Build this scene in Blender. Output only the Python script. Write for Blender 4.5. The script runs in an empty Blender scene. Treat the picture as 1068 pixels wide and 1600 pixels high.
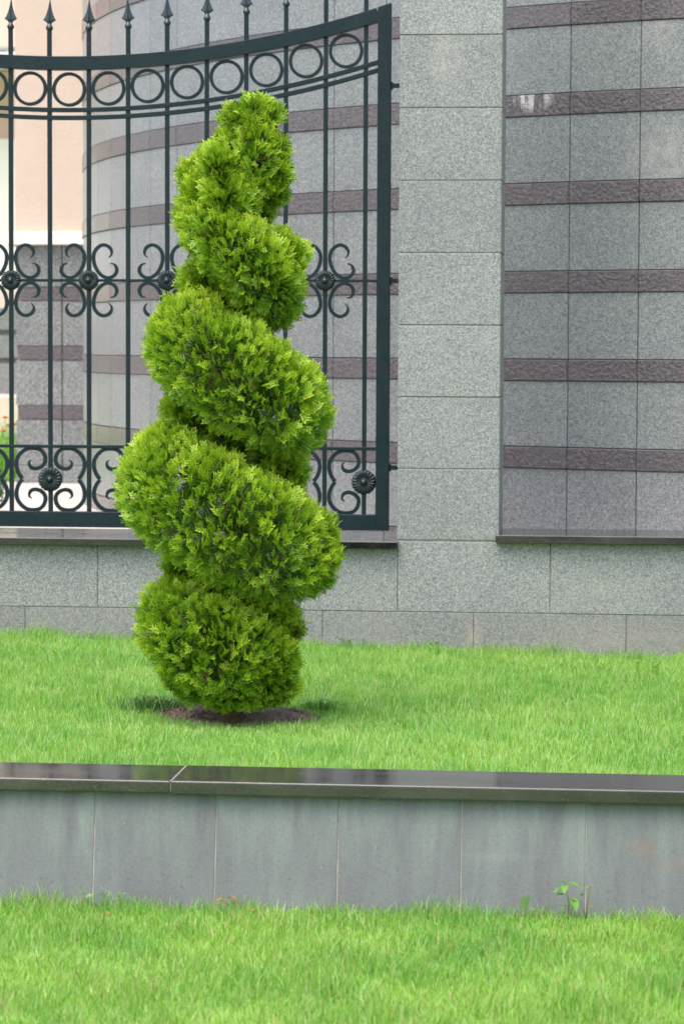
import bpy, bmesh, math, random
import numpy as np
from mathutils import Vector, Matrix, noise

rnd = random.Random(7)
rng = np.random.default_rng(11)
S = bpy.context.scene
COL = S.collection
PI = math.pi

# ------------------------------------------------------------------ camera
PITCH, YAW, ROLL = 0.0612, 0.0973, 0.0044
cam_d = bpy.data.cameras.new('camera')
cam = bpy.data.objects.new('camera', cam_d)
COL.objects.link(cam)
fwd = Vector((-math.sin(YAW) * math.cos(PITCH), math.cos(YAW) * math.cos(PITCH), -math.sin(PITCH)))
r0 = Vector((math.cos(YAW), math.sin(YAW), 0))
u0 = r0.cross(fwd)
rr = r0 * math.cos(ROLL) + u0 * math.sin(ROLL)
uu = -r0 * math.sin(ROLL) + u0 * math.cos(ROLL)
cam.matrix_world = Matrix(((rr.x, uu.x, -fwd.x, 0), (rr.y, uu.y, -fwd.y, 0), (rr.z, uu.z, -fwd.z, 1.2), (0, 0, 0, 1)))
cam_d.sensor_fit = 'VERTICAL'
cam_d.sensor_height = 36
cam_d.sensor_width = 24
cam_d.lens = 4157.5 / 1600 * 36
cam_d.clip_start = 0.1
cam_d.clip_end = 600
cam_d.dof.use_dof = True
cam_d.dof.focus_distance = 8.8
cam_d.dof.aperture_fstop = 6.3
S.camera = cam

# ------------------------------------------------------------------ light
SUN_EL, SUN_AZ = math.radians(66), math.radians(205)   # azimuth clockwise from +Y: behind the camera, to the left
world = bpy.data.worlds.new('World')
S.world = world
world.use_nodes = True
wt = world.node_tree
wt.nodes.clear()
wo = wt.nodes.new('ShaderNodeOutputWorld')
bg = wt.nodes.new('ShaderNodeBackground')
sky = wt.nodes.new('ShaderNodeTexSky')
sky.sky_type = 'NISHITA'
sky.sun_disc = False
sky.sun_elevation = SUN_EL
sky.sun_rotation = SUN_AZ
sky.air_density = 1.0
sky.dust_density = 4.8
sky.ozone_density = 0.6
bg.inputs['Strength'].default_value = 0.15
wt.links.new(sky.outputs[0], bg.inputs[0])
wt.links.new(bg.outputs[0], wo.inputs[0])
sun_d = bpy.data.lights.new('sun', 'SUN')
sun = bpy.data.objects.new('sun', sun_d)
COL.objects.link(sun)
sun_d.energy = 0.55
sun_d.angle = math.radians(60)
sun_d.color = (1.0, 0.98, 0.955)
sd = Vector((math.sin(SUN_AZ) * math.cos(SUN_EL), math.cos(SUN_AZ) * math.cos(SUN_EL), math.sin(SUN_EL)))
sun.rotation_euler = sd.to_track_quat('Z', 'Y').to_euler()
sun.location = sd * 30
S.view_settings.view_transform = 'Standard'
S.view_settings.look = 'None'
S.view_settings.gamma = 1
S.view_settings.use_curve_mapping = False
S.view_settings.exposure = 1.3

# ------------------------------------------------------------------ node helper
class NT:
    def __init__(self, name):
        self.m = bpy.data.materials.new(name)
        self.m.use_nodes = True
        self.t = self.m.node_tree
        self.t.nodes.clear()
        self.out = self.t.nodes.new('ShaderNodeOutputMaterial')
        self.b = self.t.nodes.new('ShaderNodeBsdfPrincipled')
        self.t.links.new(self.b.outputs[0], self.out.inputs[0])
        self._pos = None
    def n(self, kind, **kw):
        x = self.t.nodes.new('ShaderNode' + kind)
        for k, v in kw.items():
            setattr(x, k, v)
        return x
    def set(self, node, **kw):
        for k, v in kw.items():
            s = node.inputs[k.replace('_', ' ')]
            self.put(s, v)
        return node
    def put(self, sock, v):
        if isinstance(v, bpy.types.NodeSocket):
            self.t.links.new(v, sock)
        else:
            if isinstance(v, tuple) and len(v) == 3 and sock.type == 'RGBA':
                v = v + (1,)
            sock.default_value = v
    def pos(self):
        if not self._pos:
            self._pos = self.n('NewGeometry').outputs['Position']
        return self._pos
    def noise(self, scale, detail=2, rough=0.5, vec=None, stretch=None, dist=0.0):
        v = vec or self.pos()
        if stretch:
            mp = self.n('Mapping')
            self.put(mp.inputs['Vector'], v)
            mp.inputs['Scale'].default_value = stretch
            v = mp.outputs[0]
        x = self.n('TexNoise')
        self.put(x.inputs['Vector'], v)
        x.inputs['Scale'].default_value = scale
        x.inputs['Detail'].default_value = detail
        x.inputs['Roughness'].default_value = rough
        x.inputs['Distortion'].default_value = dist
        return x.outputs['Fac']
    def voro(self, scale, out='Color', vec=None):
        x = self.n('TexVoronoi')
        self.put(x.inputs['Vector'], vec or self.pos())
        x.inputs['Scale'].default_value = scale
        return x.outputs[out]
    def ramp(self, fac, stops, interp='LINEAR'):
        x = self.n('ValToRGB')
        x.color_ramp.interpolation = interp
        e = x.color_ramp.elements
        while len(e) < len(stops):
            e.new(0.5)
        for i, (p, c) in enumerate(stops):
            e[i].position = p
            e[i].color = (c, c, c, 1) if not isinstance(c, tuple) else c + (1,)
        self.put(x.inputs['Fac'], fac)
        return x.outputs['Color']
    def mix(self, fac, a, b, mode='MIX'):
        x = self.n('Mix', data_type='RGBA', blend_type=mode)
        self.put(x.inputs[0], fac)
        self.put(x.inputs[6], a)
        self.put(x.inputs[7], b)
        return x.outputs[2]
    def math(self, op, a, b=0.0, c=0.0, clamp=False):
        x = self.n('Math', operation=op, use_clamp=clamp)
        self.put(x.inputs[0], a); self.put(x.inputs[1], b); self.put(x.inputs[2], c)
        return x.outputs[0]
    def bump(self, h, strength=0.3, dist=0.002, normal=None):
        x = self.n('Bump')
        x.inputs['Strength'].default_value = strength
        x.inputs['Distance'].default_value = dist
        self.put(x.inputs['Height'], h)
        if normal: self.put(x.inputs['Normal'], normal)
        self.put(self.b.inputs['Normal'], x.outputs[0])
        return x.outputs[0]
    def sep(self, v=None):
        x = self.n('SeparateXYZ')
        self.put(x.inputs[0], v or self.pos())
        return x.outputs
    def blob(self, centre, radii):
        """1 inside an ellipsoid round a spot (a stain or painted haze), 0 outside, soft edge"""
        mp = self.n('Mapping', vector_type='POINT')
        self.put(mp.inputs['Vector'], self.pos())
        mp.inputs['Location'].default_value = tuple(-c / r for c, r in zip(centre, radii))
        mp.inputs['Scale'].default_value = tuple(1 / r for r in radii)
        l = self.n('VectorMath', operation='LENGTH')
        self.put(l.inputs[0], mp.outputs[0])
        return self.math('SUBTRACT', 1.0, l.outputs['Value'], clamp=True)
    def island(self):
        return self.n('NewGeometry').outputs['Random Per Island']
    def objrand(self):
        return self.n('ObjectInfo').outputs['Random']
    def fin(self, **kw):
        for k, v in kw.items():
            self.put(self.b.inputs[k.replace('_', ' ')], v)
        return self.m

def granite(name, light, mid, dark, scale=150, rough=0.55, dust=0.0, spec=0.5, stains_and_haze=(), under=None, bump=0.15, vary=0.16, warm=None):
    t = NT(name)
    v = t.voro(scale, 'Color')
    g = t.n('RGBToBW'); t.put(g.inputs[0], v)
    n1 = t.noise(scale * 1.6, 3, 0.65)
    f = t.math('ADD', t.math('MULTIPLY', g.outputs[0], 0.62), t.math('MULTIPLY', n1, 0.42))
    c = t.ramp(f, [(0.2, dark), (0.40, tuple((a + b) / 2 for a, b in zip(dark, mid))), (0.55, mid), (0.8, light)])
    big = t.noise(2.3, 4, 0.6)
    c = t.mix(t.ramp(big, [(0.35, 0.0), (0.7, 1.0)]), c, (0.85, 0.86, 0.88), 'MULTIPLY')
    r = t.math('ADD', t.math('MULTIPLY', t.objrand(), vary), 1 - vary / 2)
    cc = t.n('CombineColor'); [t.put(cc.inputs[i], r) for i in range(3)]
    c = t.mix(1.0, c, cc.outputs[0], 'MULTIPLY')
    if dust:
        d = t.ramp(t.noise(5, 5, 0.7), [(0.35, 0.0), (0.75, dust)])
        c = t.mix(d, c, warm or (0.31, 0.30, 0.28))
    for (ce, ra, colr, amt) in stains_and_haze:
        b = t.blob(ce, ra)
        b = t.math('MULTIPLY', b, t.ramp(t.noise(18, 4, 0.7), [(0.35, 0.15), (0.65, 1.0)]))
        c = t.mix(t.math('MULTIPLY', b, amt, clamp=True), c, colr)
    t.bump(t.noise(scale * 1.3, 2, 0.6), bump, 0.001)
    return t.fin(Base_Color=c, Roughness=rough, Specular_IOR_Level=spec)

M = {}
M['granite_block'] = granite('grey_granite', (0.42, 0.44, 0.41), (0.262, 0.272, 0.27), (0.085, 0.093, 0.108), 250, 0.6,
    dust=0.08, stains_and_haze=[((-0.66, 11.1, 2.40), (0.09, 0.2, 0.16), (0.46, 0.44, 0.41), 0.55), ((-0.03, 11.1, 0.2), (0.35, 0.2, 0.12), (0.42, 0.41, 0.35), 0.35)])
M['granite_base'] = granite('weathered_base_granite', (0.35, 0.362, 0.33), (0.228, 0.234, 0.23), (0.09, 0.095, 0.11), 225, 0.7,
    dust=0.4, stains_and_haze=[((-0.53, 11.1, 0.0), (0.05, 0.2, 0.1), (0.42, 0.34, 0.28), 0.8), ((0.12, 11.1, 0.0), (0.5, 0.2, 0.10), (0.33, 0.29, 0.25), 0.7)])
M['granite_tile'] = granite('polished_granite_tile', (0.375, 0.40, 0.38), (0.235, 0.252, 0.255), (0.085, 0.096, 0.11), 210, 0.30,
    dust=0.06, spec=0.55, bump=0.03, vary=0.08,
    stains_and_haze=[((0.24, 11.95, 2.05), (0.22, 0.5, 0.22), (0.46, 0.44, 0.41), 0.5), ((0.22, 11.95, 2.62), (0.10, 0.5, 0.12), (0.46, 0.42, 0.40), 0.55),
            ((-2.9, 15, 2.5), (0.9, 3, 1.4), (0.5, 0.5, 0.5), 0.2)])  # last spot: whitish reflection haze painted over the wall's left side
M['granite_plinth'] = granite('plinth_granite', (0.34, 0.365, 0.34), (0.21, 0.225, 0.215), (0.09, 0.097, 0.10), 130, 0.6, bump=0.2)

def maroon(name):
    t = NT(name)
    n1 = t.noise(62, 4, 0.6, stretch=(1, 1, 1), dist=0.15)
    n2 = t.noise(220, 2, 0.6)
    c = t.ramp(n1, [(0.3, (0.034, 0.027, 0.032)), (0.5, (0.078, 0.064, 0.073)), (0.75, (0.150, 0.128, 0.142))])
    st = t.blob((-0.33, 12.2, 2.34), (0.10, 0.4, 0.07))
    drip = t.ramp(t.noise(40, 3, 0.6, stretch=(1, 1, 0.12)), [(0.42, 0.0), (0.56, 1.0)])
    c = t.mix(t.math('MULTIPLY', t.math('MULTIPLY', st, 2.2, clamp=True), drip), c, (0.62, 0.60, 0.60))
    c = t.mix(t.math('MULTIPLY', t.objrand(), 0.35), c, (0.10, 0.083, 0.093))
    t.bump(t.math('ADD', n1, t.math('MULTIPLY', n2, 0.15)), 1.0, 0.02)
    return t.fin(Base_Color=c, Roughness=0.36, Specular_IOR_Level=0.7, Coat_Weight=0.7, Coat_Roughness=0.2, Coat_IOR=1.6)
M['band'] = maroon('rough_maroon_stone')

def black_granite(name, rough, base, lichen):
    t = NT(name)
    c = t.ramp(t.noise(260, 3, 0.7), [(0.35, tuple(b * 0.5 for b in base)), (0.6, base), (0.78, tuple(b * 2.6 for b in base))])
    sp = t.ramp(t.noise(110, 4, 0.75), [(0.58, 0.0), (0.68, 1.0)])
    c = t.mix(t.math('MULTIPLY', sp, lichen), c, (0.15, 0.145, 0.115))
    dirt = t.ramp(t.noise(7, 5, 0.7, stretch=(0.5, 1.5, 1)), [(0.4, 0.0), (0.72, 1.0)])
    c = t.mix(t.math('MULTIPLY', dirt, 0.35), c, (0.12, 0.118, 0.11))
    rg = t.math('ADD', rough, t.math('MULTIPLY', dirt, 0.07))
    return t.fin(Base_Color=c, Roughness=rg, Specular_IOR_Level=0.5, IOR=1.65)
M['coping'] = black_granite('dark_coping_granite', 0.08, (0.040, 0.040, 0.038), 0.6)
M['sill'] = black_granite('dark_sill_granite', 0.05, (0.013, 0.014, 0.016), 0.35)

def slate():
    t = NT('grey_green_wall_slab')
    z = t.sep()
    st = t.noise(5.0, 5, 0.6, stretch=(2.4, 1, 0.45), dist=0.4)
    st2 = t.noise(26, 5, 0.7, stretch=(2, 1, 0.25))
    f = t.math('ADD', t.math('MULTIPLY', st, 0.7), t.math('MULTIPLY', st2, 0.3))
    c = t.ramp(f, [(0.36, (0.135, 0.142, 0.148)), (0.5, (0.168, 0.193, 0.185)), (0.64, (0.205, 0.25, 0.226))])
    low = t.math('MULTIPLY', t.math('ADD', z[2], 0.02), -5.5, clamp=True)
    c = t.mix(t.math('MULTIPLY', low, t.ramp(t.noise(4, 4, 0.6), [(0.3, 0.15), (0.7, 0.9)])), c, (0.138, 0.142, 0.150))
    fine = t.ramp(t.noise(300, 2, 0.6), [(0.3, 0.8), (0.7, 1.12)])
    c = t.mix(1.0, c, fine, 'MULTIPLY')
    pit = t.ramp(t.noise(95, 3, 0.7), [(0.60, 0.0), (0.70, 1.0)])
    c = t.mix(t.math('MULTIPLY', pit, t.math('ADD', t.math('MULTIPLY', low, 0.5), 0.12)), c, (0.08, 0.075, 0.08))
    rust = t.math('MULTIPLY', t.math('ADD', t.blob((0.12, 7.0, -0.115), (0.05, 0.5, 0.028)), t.math('MULTIPLY', t.blob((0.19, 7.0, -0.155), (0.08, 0.5, 0.02)), 0.6)), t.ramp(t.noise(25, 3), [(0.3, 0.2), (0.6, 1.0)]))
    c = t.mix(t.math('MULTIPLY', rust, 0.6), c, (0.22, 0.15, 0.10))
    sc = t.math('MULTIPLY', t.blob((-0.25, 7.0, -0.145), (0.12, 0.5, 0.02)), 0.12)
    c = t.mix(sc, c, (0.33, 0.34, 0.33))
    fleck = t.ramp(t.voro(70, 'Distance'), [(0.05, 1.0), (0.075, 0.0)])
    c = t.mix(t.math('MULTIPLY', fleck, t.ramp(t.noise(9, 2), [(0.55, 0.0), (0.62, 0.9)])), c, (0.5, 0.5, 0.48))
    t.bump(t.noise(60, 5, 0.65), 0.25, 0.002)
    return t.fin(Base_Color=c, Roughness=0.6, Specular_IOR_Level=0.4)
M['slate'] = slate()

def plain(name, col, rough=0.6, nscale=40, namt=0.15, spec=0.5, bump=0.2, bdist=0.002, bscale=None, metal=0.0):
    t = NT(name)
    n = t.noise(nscale, 4, 0.6)
    c = t.ramp(n, [(0.25, tuple(x * (1 - namt) for x in col)), (0.75, tuple(min(1, x * (1 + namt)) for x in col))])
    t.bump(t.noise(bscale or nscale * 2, 3, 0.6), bump, bdist)
    return t.fin(Base_Color=c, Roughness=rough, Specular_IOR_Level=spec, Metallic=metal)
M['mortar'] = plain('mortar', (0.23, 0.215, 0.185), 0.9, 60, 0.35)
M['mortar_dark'] = plain('dark_joint', (0.15, 0.14, 0.13), 0.9, 30, 0.3)
M['mortar_light'] = plain('pale_joint_filler', (0.36, 0.34, 0.31), 0.9, 8, 0.5)
M['peach'] = plain('peach_render', (0.58, 0.475, 0.385), 0.85, 3, 0.05, bump=0.5, bdist=0.008, bscale=40)
M['peach_far'] = plain('peach_far_render', (0.64, 0.48, 0.39), 0.85, 2, 0.04)
M['cream'] = plain('cream_cornice_paint', (0.86, 0.80, 0.68), 0.7, 5, 0.04)
M['white'] = plain('white_render', (0.85, 0.82, 0.78), 0.8, 3, 0.04)
M['window_frame'] = plain('grey_green_frame', (0.22, 0.28, 0.25), 0.5, 20, 0.1)
M['pink_stone'] = plain('pink_stone', (0.68, 0.55, 0.50), 0.7, 6, 0.08)
M['paving'] = plain('pale_paving', (0.54, 0.49, 0.45), 0.75, 2.2, 0.12)
M['render_grey'] = plain('grey_upper_render', (0.38, 0.39, 0.38), 0.7, 5, 0.08)
t_ = NT('window_glass'); M['glass'] = t_.fin(Base_Color=(0.05, 0.07, 0.07), Roughness=0.05, Specular_IOR_Level=0.8)

def iron(name='dark_green_painted_iron', rough=0.38, spec=0.22):
    t = NT(name)
    n = t.noise(30, 4, 0.65)
    c = t.ramp(n, [(0.3, (0.0065, 0.018, 0.0225)), (0.7, (0.010, 0.025, 0.030))])
    chip = t.ramp(t.noise(85, 4, 0.75), [(0.685, 0.0), (0.71, 1.0)])
    c = t.mix(t.math('MULTIPLY', chip, 0.8), c, (0.16, 0.13, 0.11))
    dusty = t.ramp(t.noise(9, 4, 0.6), [(0.4, 0.0), (0.8, 0.25)])
    c = t.mix(dusty, c, (0.03, 0.042, 0.048))
    t.bump(t.noise(120, 3, 0.6), 0.12, 0.001)
    return t.fin(Base_Color=c, Roughness=rough, Specular_IOR_Level=spec)
M['iron'] = iron()
M['iron_gloss'] = iron('glossy_painted_iron', 0.26, 0.7)

def leafmat(name, ramp_stops, patch, transl=0.3, rough=0.5, attr=None, odd=None, patch_scale=1.2, spec=0.4):
    t = NT(name)
    ri = t.island()
    if attr:
        a = t.n('Attribute', attribute_name=attr)
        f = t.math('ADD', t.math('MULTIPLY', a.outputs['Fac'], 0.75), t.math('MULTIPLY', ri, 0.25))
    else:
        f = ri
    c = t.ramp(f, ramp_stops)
    pn = t.ramp(t.noise(patch_scale, 4, 0.6), [(0.35, 0.0), (0.68, 1.0)])
    c = t.mix(pn, c, patch, 'MULTIPLY')
    if odd:
        w = t.n('TexWhiteNoise', noise_dimensions='1D'); t.put(w.inputs['W'], ri)
        th = t.math('LESS_THAN', w.outputs['Value'], odd[0])
        c = t.mix(th, c, odd[1])
    t.b.inputs['Roughness'].default_value = rough
    t.put(t.b.inputs['Base Color'], c)
    t.b.inputs['Specular IOR Level'].default_value = spec
    tr = t.n('BsdfTranslucent')
    t.put(tr.inputs['Color'], c)
    ms = t.n('MixShader')
    ms.inputs[0].default_value = transl
    t.t.links.new(t.b.outputs[0], ms.inputs[1])
    t.t.links.new(tr.outputs[0], ms.inputs[2])
    t.t.links.new(ms.outputs[0], t.out.inputs[0])
    return t.m
M['grass'] = leafmat('lawn_grass', [(0.0, (0.12, 0.29, 0.02)), (0.35, (0.30, 0.54, 0.07)), (0.75, (0.46, 0.72, 0.17)), (1.0, (0.72, 0.88, 0.46))],
                     (0.66, 0.84, 0.72), 0.45, 0.5, odd=(0.05, (0.62, 0.55, 0.30)), patch_scale=2.2)
M['grass_low'] = leafmat('lower_lawn_grass', [(0.0, (0.12, 0.28, 0.02)), (0.35, (0.30, 0.52, 0.06)), (0.75, (0.47, 0.69, 0.15)), (1.0, (0.72, 0.84, 0.40))],
                     (0.56, 0.78, 0.70), 0.45, 0.5, odd=(0.06, (0.64, 0.50, 0.26)), patch_scale=2.4)
M['dark_grass'] = leafmat('dark_tuft_grass', [(0.0, (0.06, 0.15, 0.03)), (1.0, (0.18, 0.34, 0.09))], (0.8, 0.9, 0.9), 0.3)
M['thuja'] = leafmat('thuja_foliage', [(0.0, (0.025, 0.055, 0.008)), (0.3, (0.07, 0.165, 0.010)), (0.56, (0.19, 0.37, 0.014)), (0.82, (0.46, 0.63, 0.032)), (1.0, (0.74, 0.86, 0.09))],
                     (0.78, 0.88, 0.8), 0.22, 0.45, attr='tip_shade', odd=(0.006, (0.30, 0.13, 0.05)), patch_scale=9)
M['twig'] = plain('brown_twig', (0.17, 0.085, 0.045), 0.8, 60, 0.4)
M['bark'] = plain('reddish_brown_bark', (0.13, 0.075, 0.05), 0.9, 50, 0.4, bump=0.6, bdist=0.006)
M['weed'] = leafmat('weed_leaf', [(0.0, (0.12, 0.30, 0.05)), (1.0, (0.24, 0.44, 0.08))], (0.9, 0.95, 0.9), 0.35)
M['weed_pale'] = leafmat('pale_weed_leaf', [(0.0, (0.25, 0.42, 0.16)), (1.0, (0.38, 0.52, 0.22))], (0.9, 0.95, 0.9), 0.35)
M['dead'] = leafmat('dead_leaf', [(0.0, (0.40, 0.16, 0.06)), (1.0, (0.50, 0.22, 0.10))], (0.9, 0.9, 0.9), 0.2)
M['stem'] = plain('reddish_stem', (0.26, 0.15, 0.08), 0.7, 30, 0.2)
M['box'] = leafmat('box_leaf', [(0.0, (0.03, 0.10, 0.02)), (1.0, (0.10, 0.25, 0.05))], (0.8, 0.9, 0.8), 0.2)
M['petal'] = leafmat('orange_petal', [(0.0, (0.85, 0.30, 0.02)), (1.0, (0.95, 0.45, 0.04))], (0.95, 0.9, 0.9), 0.3)
M['soil'] = plain('brown_soil', (0.19, 0.125, 0.095), 0.95, 30, 0.45, bump=1.0, bdist=0.02)
M['lawn_base'] = plain('lawn_thatch', (0.17, 0.30, 0.05), 0.95, 25, 0.35, bump=0.8, bdist=0.02)

# ------------------------------------------------------------------ object helpers
def tag(o, label=None, cat=None, group=None, kind=None):
    if label: o['label'] = label
    if cat: o['category'] = cat
    if group: o['group'] = group
    if kind: o['kind'] = kind
    return o
def empty(name, loc, label, cat, group=None):
    o = bpy.data.objects.new(name, None)
    o.empty_display_size = 0.1
    o.location = loc
    COL.objects.link(o)
    return tag(o, label, cat, group)
def link(name, me, parent=None, loc=None, rotz=0.0, rot=None):
    """loc is given in world metres; parents here are never rotated"""
    o = bpy.data.objects.new(name, me)
    COL.objects.link(o)
    if parent:
        o.parent = parent
    p = Vector((0, 0, 0)) if loc is None else Vector(loc)
    q = parent
    while q:
        p = p - q.location
        q = q.parent
    o.location = p
    o.rotation_euler = rot if rot else (0, 0, rotz)
    return o
def mesh_bm(name, bm, mat, smooth=False):
    me = bpy.data.meshes.new(name)
    bm.to_mesh(me); bm.free()
    me.materials.append(mat)
    if smooth:
        me.shade_smooth()
    return me
_box = {}
def box_mesh(name, dx, dy, dz, mat, bev=0.002):
    k = (name, round(dx, 4), round(dy, 4), round(dz, 4), mat.name, bev)
    if k in _box: return _box[k]
    bm = bmesh.new()
    bmesh.ops.create_cube(bm, size=1)
    bmesh.ops.scale(bm, vec=(dx, dy, dz), verts=bm.verts)
    if bev:
        bmesh.ops.bevel(bm, geom=list(bm.edges), offset=bev, segments=3 if bev > 0.0042 else 1, affect='EDGES', profile=0.5)
    _box[k] = mesh_bm(name, bm, mat)
    return _box[k]
def box(name, x0, x1, y0, y1, z0, z1, mat, parent=None, bev=0.002, **kw):
    me = box_mesh(name, x1 - x0, y1 - y0, z1 - z0, mat, bev)
    return link(name, me, parent, ((x0 + x1) / 2, (y0 + y1) / 2, (z0 + z1) / 2), **kw)
def np_mesh(name, V, loops_per_face, idx, mat, smooth=False, attr=None):
    me = bpy.data.meshes.new(name)
    V = np.asarray(V, np.float32); idx = np.asarray(idx, np.int32).ravel()
    lt = np.asarray(loops_per_face, np.int32)
    me.vertices.add(len(V)); me.vertices.foreach_set('co', V.ravel())
    me.loops.add(len(idx)); me.loops.foreach_set('vertex_index', idx)
    me.polygons.add(len(lt))
    ls = np.zeros(len(lt), np.int32); ls[1:] = np.cumsum(lt)[:-1]
    me.polygons.foreach_set('loop_start', ls)
    me.polygons.foreach_set('loop_total', lt)
    if attr is not None:
        a = me.attributes.new(attr[0], 'FLOAT', 'POINT')
        a.data.foreach_set('value', np.asarray(attr[1], np.float32))
    me.materials.append(mat)
    me.update(calc_edges=True)
    if smooth: me.shade_smooth()
    return me
def tube_bm(bm, pts, rad, seg=6):
    pts = [Vector(p) for p in pts]
    prev = None
    rings = []
    for i, p in enumerate(pts):
        d = (pts[min(i + 1, len(pts) - 1)] - pts[max(i - 1, 0)]).normalized()
        a = d.orthogonal().normalized() if prev is None else (prev - d * prev.dot(d)).normalized()
        prev = a
        b = d.cross(a)
        r = rad[i] if isinstance(rad, (list, tuple)) else rad
        rings.append([bm.verts.new(p + (a * math.cos(2 * PI * k / seg) + b * math.sin(2 * PI * k / seg)) * r) for k in range(seg)])
    for A, B in zip(rings, rings[1:]):
        for k in range(seg):
            bm.faces.new((A[k], A[(k + 1) % seg], B[(k + 1) % seg], B[k]))
    bm.faces.new(rings[0][::-1]); bm.faces.new(rings[-1])

# ------------------------------------------------------------------ setting: grounds
def upper_z(x, y):
    s = (y - 7.3) / 3.8
    return -0.012 - 0.021 * s * (x + 1.1) - 0.052 * s
def sheet(name, x0, x1, y0, y1, fz, mat, n=(2, 2)):
    xs = np.linspace(x0, x1, n[0]); ys = np.linspace(y0, y1, n[1])
    V = [(x, y, fz(x, y)) for y in ys for x in xs]
    F = [(j * n[0] + i, j * n[0] + i + 1, (j + 1) * n[0] + i + 1, (j + 1) * n[0] + i) for j in range(n[1] - 1) for i in range(n[0] - 1)]
    me = np_mesh(name, V, [4] * len(F), F, mat, smooth=True)
    return tag(link(name, me), kind='structure')
M['ground'] = plain('far_ground', (0.22, 0.22, 0.20), 0.9, 1.0, 0.2)
M['ground_lawn'] = plain('lawn_seen_far', (0.18, 0.34, 0.05), 0.9, 8, 0.25, bump=0.8, bdist=0.03)
sheet('ground', -150, 150, -200, 300, lambda x, y: -0.36, M['ground'])
sheet('lower_lawn', -14, 14, 1.5, 7.02, lambda x, y: -0.30 + 0.006 * noise.noise(Vector((x * 1.5, y * 1.5, 0))), M['ground_lawn'], (90, 30))
sheet('upper_lawn', -14, 14, 7.2, 11.135, lambda x, y: upper_z(x, y) + 0.006 * noise.noise(Vector((x * 1.5, y * 1.5, 5))), M['lawn_base'], (120, 24))
sheet('courtyard', -30, 14, 11.6, 60, lambda x, y: 0.27, M['paving'], (2, 2))
sheet('flower_lawn', -14, -4.06, 18.1, 27.4, lambda x, y: 0.276, M['ground_lawn'], (40, 40))

# bare soil round the tree
SOIL_C, SOIL_R = (-1.205, 8.76), (0.275, 0.16)
bm = bmesh.new()
c0 = bm.verts.new((SOIL_C[0], SOIL_C[1], upper_z(*SOIL_C) + 0.038))
prev = []
for ring in (0.4, 0.75, 1.12):
    cur = []
    for k in range(40):
        a = 2 * PI * k / 40
        q = 1 + 0.16 * noise.noise(Vector((math.cos(a) * 1.7, math.sin(a) * 1.7, 3)))
        x = SOIL_C[0] + SOIL_R[0] * ring * q * math.cos(a); y = SOIL_C[1] + SOIL_R[1] * ring * q * math.sin(a)
        h = (0.038, 0.026, -0.006)[(0.4, 0.75, 1.12).index(ring)] + 0.012 * noise.noise(Vector((x * 14, y * 14, 0))) * (ring < 1)
        cur.append(bm.verts.new((x, y, upper_z(x, y) + h)))
    for k in range(40):
        if prev: bm.faces.new((prev[k], prev[(k + 1) % 40], cur[(k + 1) % 40], cur[k]))
        else: bm.faces.new((c0, cur[k], cur[(k + 1) % 40]))
    prev = cur
bmesh.ops.recalc_face_normals(bm, faces=bm.faces)
tag(link('soil_patch', mesh_bm('soil_patch', bm, M['soil'], True)), kind='structure')
# soil crumbs
def soil_in(x, y, k=1.0):
    a = np.arctan2((y - SOIL_C[1]) / SOIL_R[1], (x - SOIL_C[0]) / SOIL_R[0])
    q = 1 + 0.13 * np.sin(3 * a + 1) + 0.08 * np.sin(7 * a) + 0.05 * np.sin(13 * a + 2)
    return ((x - SOIL_C[0]) / SOIL_R[0]) ** 2 + ((y - SOIL_C[1]) / SOIL_R[1]) ** 2 < (q * k) ** 2
V, F = [], []
tet = np.array([(1, 1, 1), (1, -1, -1), (-1, 1, -1), (-1, -1, 1)]) * 0.6
for i in range(900):
    a, r = rng.uniform(0, 2 * PI), math.sqrt(rng.uniform(0, 1)) * 1.05
    x = SOIL_C[0] + SOIL_R[0] * r * math.cos(a); y = SOIL_C[1] + SOIL_R[1] * r * math.sin(a)
    s = rng.uniform(0.002, 0.007)
    b = len(V)
    V += [(x + p[0] * s, y + p[1] * s, upper_z(x, y) + 0.028 * min(1, max(0, 1.15 - r) * 2.2) + 0.002 + p[2] * s * 0.7) for p in tet + rng.normal(0, 0.25, (4, 3))]
    F += [(b, b + 1, b + 2), (b, b + 3, b + 1), (b, b + 2, b + 3), (b + 1, b + 3, b + 2)]
tag(link('soil_crumbs', np_mesh('soil_crumbs', V, [3] * len(F), F, M['soil'])), 'loose brown soil crumbs around the foot of the spiral tree', 'soil', kind='stuff')

# ------------------------------------------------------------------ curved building wall
CC, R = (2.163, 16.996), 5.4
cw = empty('curved_building', (CC[0], CC[1], 0.27), 'rounded grey granite building striped with rough maroon bands behind the fence', 'building')
def arc_pt(a, r=R): return (CC[0] + r * math.cos(a), CC[1] + r * math.sin(a))
JW = 0.0045
bm = bmesh.new()
def arc_slab(bm, a0, a1, n, r0, r1, z0, z1):
    P = []
    for i in range(n + 1):
        a = a0 + (a1 - a0) * i / n
        P.append([bm.verts.new(arc_pt(a, r) + (z,)) for r, z in ((r0, z0), (r1, z0), (r1, z1), (r0, z1))])
    for A, B in zip(P, P[1:]):
        for k in range(4):
            bm.faces.new((A[k], B[k], B[(k + 1) % 4], A[(k + 1) % 4]))
    bm.faces.new(P[0]); bm.faces.new(P[-1][::-1])
    bmesh.ops.recalc_face_normals(bm, faces=bm.faces)
K0, K1 = -10, 19
aj = lambda k: (-10.882 - 0.34 * k) / R
arc_slab(bm, aj(K0), aj(K1), (K1 - K0), R - 0.25, R - 0.010, 0.1, 3.56)
link('wall_core', mesh_bm('wall_core', bm, M['mortar_dark']), cw, (0, 0, 0))
bm = bmesh.new()
arc_slab(bm, aj(K0), aj(K1), 58, R - 0.25, R + 0.02, 3.58, 6.8)
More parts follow.
